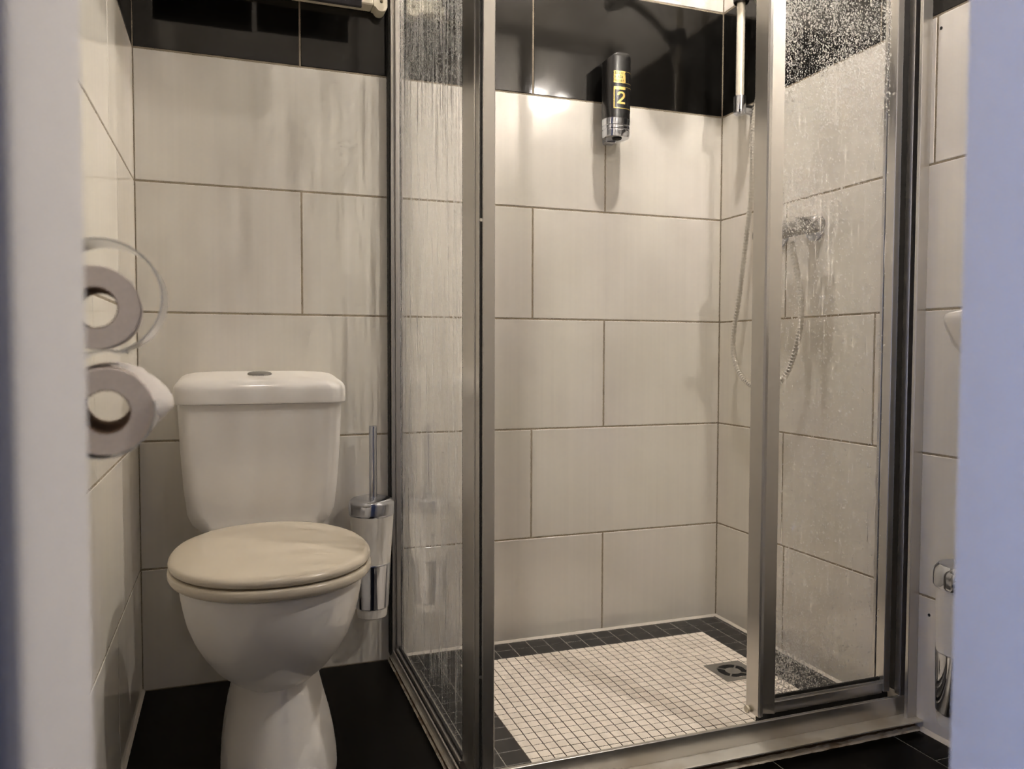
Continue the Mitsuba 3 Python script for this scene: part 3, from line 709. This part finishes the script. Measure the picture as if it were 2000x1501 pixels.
# ------------------------------------------------------------------ shower rail, hand shower, mixer
rail = thing('shower_rail', 'upright chrome shower rail on the right shower wall, ending in a bracket', 'shower rail')
RX, RY = 1.320, 1.846
obj('pole', lathe([(0.0112, 1.46), (0.0112, 2.12)], (RX, RY, 0), 24), 'mat_rail', rail, smooth=30)
for z in (1.470, 2.10):
    b = obj('bracket', cat_mesh([lathe([(0, z - 0.024), (0.012, z - 0.024), (0.0158, z - 0.021), (0.0165, z - 0.018), (0.0165, z + 0.024), (0.0155, z + 0.026), (0, z + 0.026)], (RX, RY, 0), 28),
                            tube([(RX + 0.008, RY, z - 0.008), (XR - 0.004, RY, z - 0.008)], 0.013, 20), lathe([(0.019, 0), (0.019, 0.004), (0.015, 0.006), (0, 0.006)], (XR - 0.006, RY, z - 0.008), 24, 'x')]), 'mat_chrome', rail, smooth=30)
obj('cover_screw', lathe([(0, 0.0), (0.004, 0.0), (0.004, 0.0008), (0, 0.001)], (RX - 0.0085, RY - 0.0145, 1.4535), 12, 'y'), 'mat_dark', rail)
hs = thing('hand_shower', 'hand shower high on the rail with a ribbed steel hose hanging in a loop', 'hand shower')
obj('slider', cat_mesh([lathe([(0, 1.745), (0.019, 1.745), (0.021, 1.749), (0.021, 1.787), (0.019, 1.791), (0, 1.791)], (RX, RY, 0), 24), lathe([(0, -0.05), (0.015, -0.05), (0.0165, -0.047), (0.0165, -0.02), (0, -0.02)], (RX, RY, 1.770), 20, 'x')]), 'mat_black_gloss', hs, smooth=30)
hp, _ = spline([(1.350, 1.784, 1.70), (1.318, 1.80, 1.765), (1.268, 1.812, 1.81), (1.205, 1.822, 1.845), (1.150, 1.83, 1.862)], 24)
obj('handle', tube(hp, np.linspace(0.0105, 0.0145, 24), 18), 'mat_chrome_soft', hs, smooth=40)
head = lathe([(0, -0.018), (0.046, -0.018), (0.050, -0.014), (0.050, -0.004), (0.044, 0.006), (0.026, 0.014), (0, 0.017)], (0, 0, 0), 36)
head.apply_transform(trimesh.transformations.rotation_matrix(math.radians(-16), (0, 1, 0))); head.apply_translation((1.118, 1.832, 1.862))
obj('head', head, 'mat_chrome_soft', hs, smooth=35)
hx = 1.335
pts = [(1.350, 1.784, 1.70), (1.353, 1.778, 1.62), (1.346, 1.786, 1.52), (hx, 1.800, 1.445), (hx, 1.809, 1.265), (hx, 1.834, 1.089), (hx, 1.865, 0.922), (hx, 1.882, 0.836), (hx, 1.868, 0.764), (hx, 1.826, 0.722),
       (hx, 1.775, 0.706), (hx, 1.722, 0.712), (hx, 1.672, 0.728), (hx, 1.626, 0.797), (hx, 1.606, 0.862), (hx, 1.612, 0.960), (1.325, 1.632, 1.075)]
hp, ln = spline(pts, 40)
k = int(ln / 0.0085) * 6
hp, _ = spline(hp, k)
ph = np.arange(k) % 6
obj('hose', tube(hp, np.where(ph < 3, 0.0080, 0.0063), 10), 'mat_chrome_soft', hs, smooth=30, label='ribbed steel hose')
mx = thing('shower_mixer', 'chrome shower mixer on the right wall, blurred behind the wet glass door', 'shower mixer')
obj('body', tube([(1.322, 1.76, 1.105), (1.322, 1.57, 1.105)], 0.019, 24), 'mat_steel', mx, smooth=30)
obj('lever', cat_mesh([lathe([(0, 1.528), (0.017, 1.528), (0.020, 1.532), (0.020, 1.568), (0.018, 1.57), (0, 1.57)], (1.322, 0, 1.105), 24, 'y'), rbox(1.272, 1.318, 1.54, 1.556, 1.112, 1.12, 0.002)]), 'mat_steel', mx, smooth=30)
for y in (1.60, 1.73):
    obj('wall_union', lathe([(0, 0), (0.031, 0), (0.031, 0.006), (0.018, 0.012), (0.014, 0.05), (0, 0.05)][::-1], (0, 0, 0), 24, 'x').apply_transform(trimesh.transformations.reflection_matrix((0, 0, 0), (1, 0, 0))).apply_translation((XR, y, 1.105)), 'mat_chrome', mx, smooth=30)

# ------------------------------------------------------------------ washbasin
wb = thing('washbasin', 'white ceramic washbasin on the right wall, mostly behind the door frame', 'washbasin')
def half_oval(ax, ay, z, n=56):
    t = np.linspace(-math.pi / 2, math.pi / 2, n)
    return np.vstack([np.column_stack([XR - ax * np.cos(t), 0.835 + ay * np.sin(t), np.full(n, z)]), [[XR, 0.835 + ay, z], [XR, 0.835 - ay, z]]])
outer = [(0.10, 0.10, 0.690), (0.17, 0.15, 0.705), (0.225, 0.195, 0.735), (0.262, 0.235, 0.775), (0.287, 0.266, 0.815), (0.297, 0.279, 0.845), (0.299, 0.281, 0.856), (0.296, 0.278, 0.864), (0.289, 0.271, 0.867)]
inner = [(0.262, 0.245, 0.865), (0.245, 0.225, 0.84), (0.19, 0.17, 0.775), (0.10, 0.09, 0.755)]
obj('bowl', loft([half_oval(*q) for q in outer + inner]), 'mat_ceramic', wb, smooth=45)
obj('tap', cat_mesh([lathe([(0.022, 0.866), (0.020, 0.90), (0.018, 0.96), (0, 0.965)], (1.340, 0.835, 0), 24), tube([(1.340, 0.835, 0.93), (1.29, 0.835, 0.945), (1.235, 0.835, 0.93)], 0.012, 16)]), 'mat_chrome', wb, smooth=35)

# ------------------------------------------------------------------ rail over the toilet
wr = thing('towel_rail', 'cream wall rail with a small chrome hook, at the top above the cistern', 'rail')
obj('bar', rbox(-0.05, 0.3405, 1.958, D, 1.6415, 1.70, 0.003), 'mat_cream', wr)
cap2d = sbox(0.3415, 1.640, 0.375, 1.70).union(Point(0.3602, 1.6445).buffer(0.0145, 24)).difference(Point(0.3605, 1.6535).buffer(0.0042, 16))
cm = trimesh.creation.extrude_polygon(cap2d.buffer(-0.003).buffer(0.003), 0.042)
cm.apply_transform(trimesh.transformations.rotation_matrix(math.pi / 2, (1, 0, 0))); cm.apply_translation((0, D, 0))
obj('end_cap', cm, 'mat_cream', wr)
obj('cap_hole', lathe([(0, 1.975), (0.0041, 1.975), (0.0041, 1.977), (0, 1.977)], (0.3605, 0, 1.6535), 14, 'y'), 'mat_dark', wr)
obj('hook', cat_mesh([rbox(0.2555, 0.2685, 1.953, 1.958, 1.640, 1.665, 0.001), rbox(0.2575, 0.2665, 1.945, 1.955, 1.629, 1.643, 0.0015)]), 'mat_chrome', wr, label='chrome hook')

obj('front_bar', tube([(-0.19, 1.905, 1.83), (0.36, 1.905, 1.83)], 0.008, 16), 'mat_chrome', wr, smooth=30)
for x in (-0.185, 0.352):
    obj('arm', cat_mesh([rbox(x - 0.006, x + 0.006, 1.898, D, 1.822, 1.838, 0.002), rbox(x - 0.012, x + 0.012, D - 0.006, D, 1.80, 1.86, 0.002)]), 'mat_chrome', wr)
principled('mat_towel', (0.025, 0.024, 0.026), 0.95, 0.1, sheen=0.4)
for k, (x0, x1, zb) in enumerate(((-0.165, 0.062, 1.598), (0.074, 0.300, 1.602))):
    prof = []
    for t in np.linspace(-1, 1, 41):             # over the bar: front fall, bend, back fall
        if abs(t) > 0.15:
            prof.append((1.905 - math.copysign(0.0105, -t) * 1.0, 1.83 - (abs(t) - 0.15) / 0.85 * (1.83 - zb) * (1 if t < 0 else 0.8)))
        else:
            a = t / 0.15 * math.pi / 2
            prof.append((1.905 + 0.0105 * math.sin(a), 1.83 + 0.0105 * math.cos(a)))
    P2 = np.array(prof)
    tt = np.gradient(P2, axis=0); tt /= np.linalg.norm(tt, axis=1, keepdims=True)
    nn = np.column_stack([-tt[:, 1], tt[:, 0]])
    outl = Polygon(np.vstack([P2 - nn * 0.0015, (P2 + nn * 0.0095)[::-1]])).buffer(-0.002).buffer(0.004).buffer(-0.002)
    tm = trimesh.creation.extrude_polygon(outl, x1 - x0)      # (y, z) outline along x
    Vt = tm.vertices
    tm = trimesh.Trimesh(np.column_stack([x0 + Vt[:, 2], Vt[:, 0], Vt[:, 1]]), tm.faces, process=False)
    if tm.volume < 0:
        tm.invert()
    obj('hand_towel', tm, 'mat_towel', label='dark towel hung on the rail above the cistern, %s of two' % ('left' if k == 0 else 'right'), cat='towel', group='towels on the rail over the toilet', smooth=40)

# ------------------------------------------------------------------ lamps (above and beside the picture)
lp = thing('wall_lamp', 'small round wall lamp over the washbasin', 'lamp')
L = WALL_LAMP
gl = trimesh.creation.icosphere(3, L['r']); gl.apply_translation(L['p'])
obj('globe', gl, 'mat_frost', lp, smooth=True, emitter={'type': 'area', 'radiance': rgb(*L['rgb'])})
obj('arm', tube([(XR - 0.002, L['p'][1], L['p'][2]), (L['p'][0] + L['r'] - 0.002, L['p'][1], L['p'][2])], 0.012, 16), 'mat_chrome', lp, smooth=30)
obj('wall_rose', lathe([(0.028, 0), (0.028, 0.003), (0.0, 0.003)], (XR - 0.003, L['p'][1], L['p'][2]), 28, 'x'), 'mat_chrome', lp)
for c, where in zip(CEILING_LAMPS, ('over the shower', 'over the toilet side')):
    dl = thing('ceiling_spotlight', 'round recessed ceiling spotlight ' + where, 'lamp', 'ceiling spotlights')
    rg = trimesh.creation.annulus(c['r'] + 0.001, c['r'] + 0.014, 0.008); rg.apply_translation((*c['p'], CEIL - 0.004))
    obj('rim', rg, 'mat_chrome_soft', dl)
    ds = trimesh.creation.cylinder(c['r'], 0.004, sections=32); ds.apply_translation((*c['p'], CEIL - 0.0025))
    obj('lens', ds, 'mat_frost', dl, emitter={'type': 'area', 'radiance': rgb(*c['rgb'])})
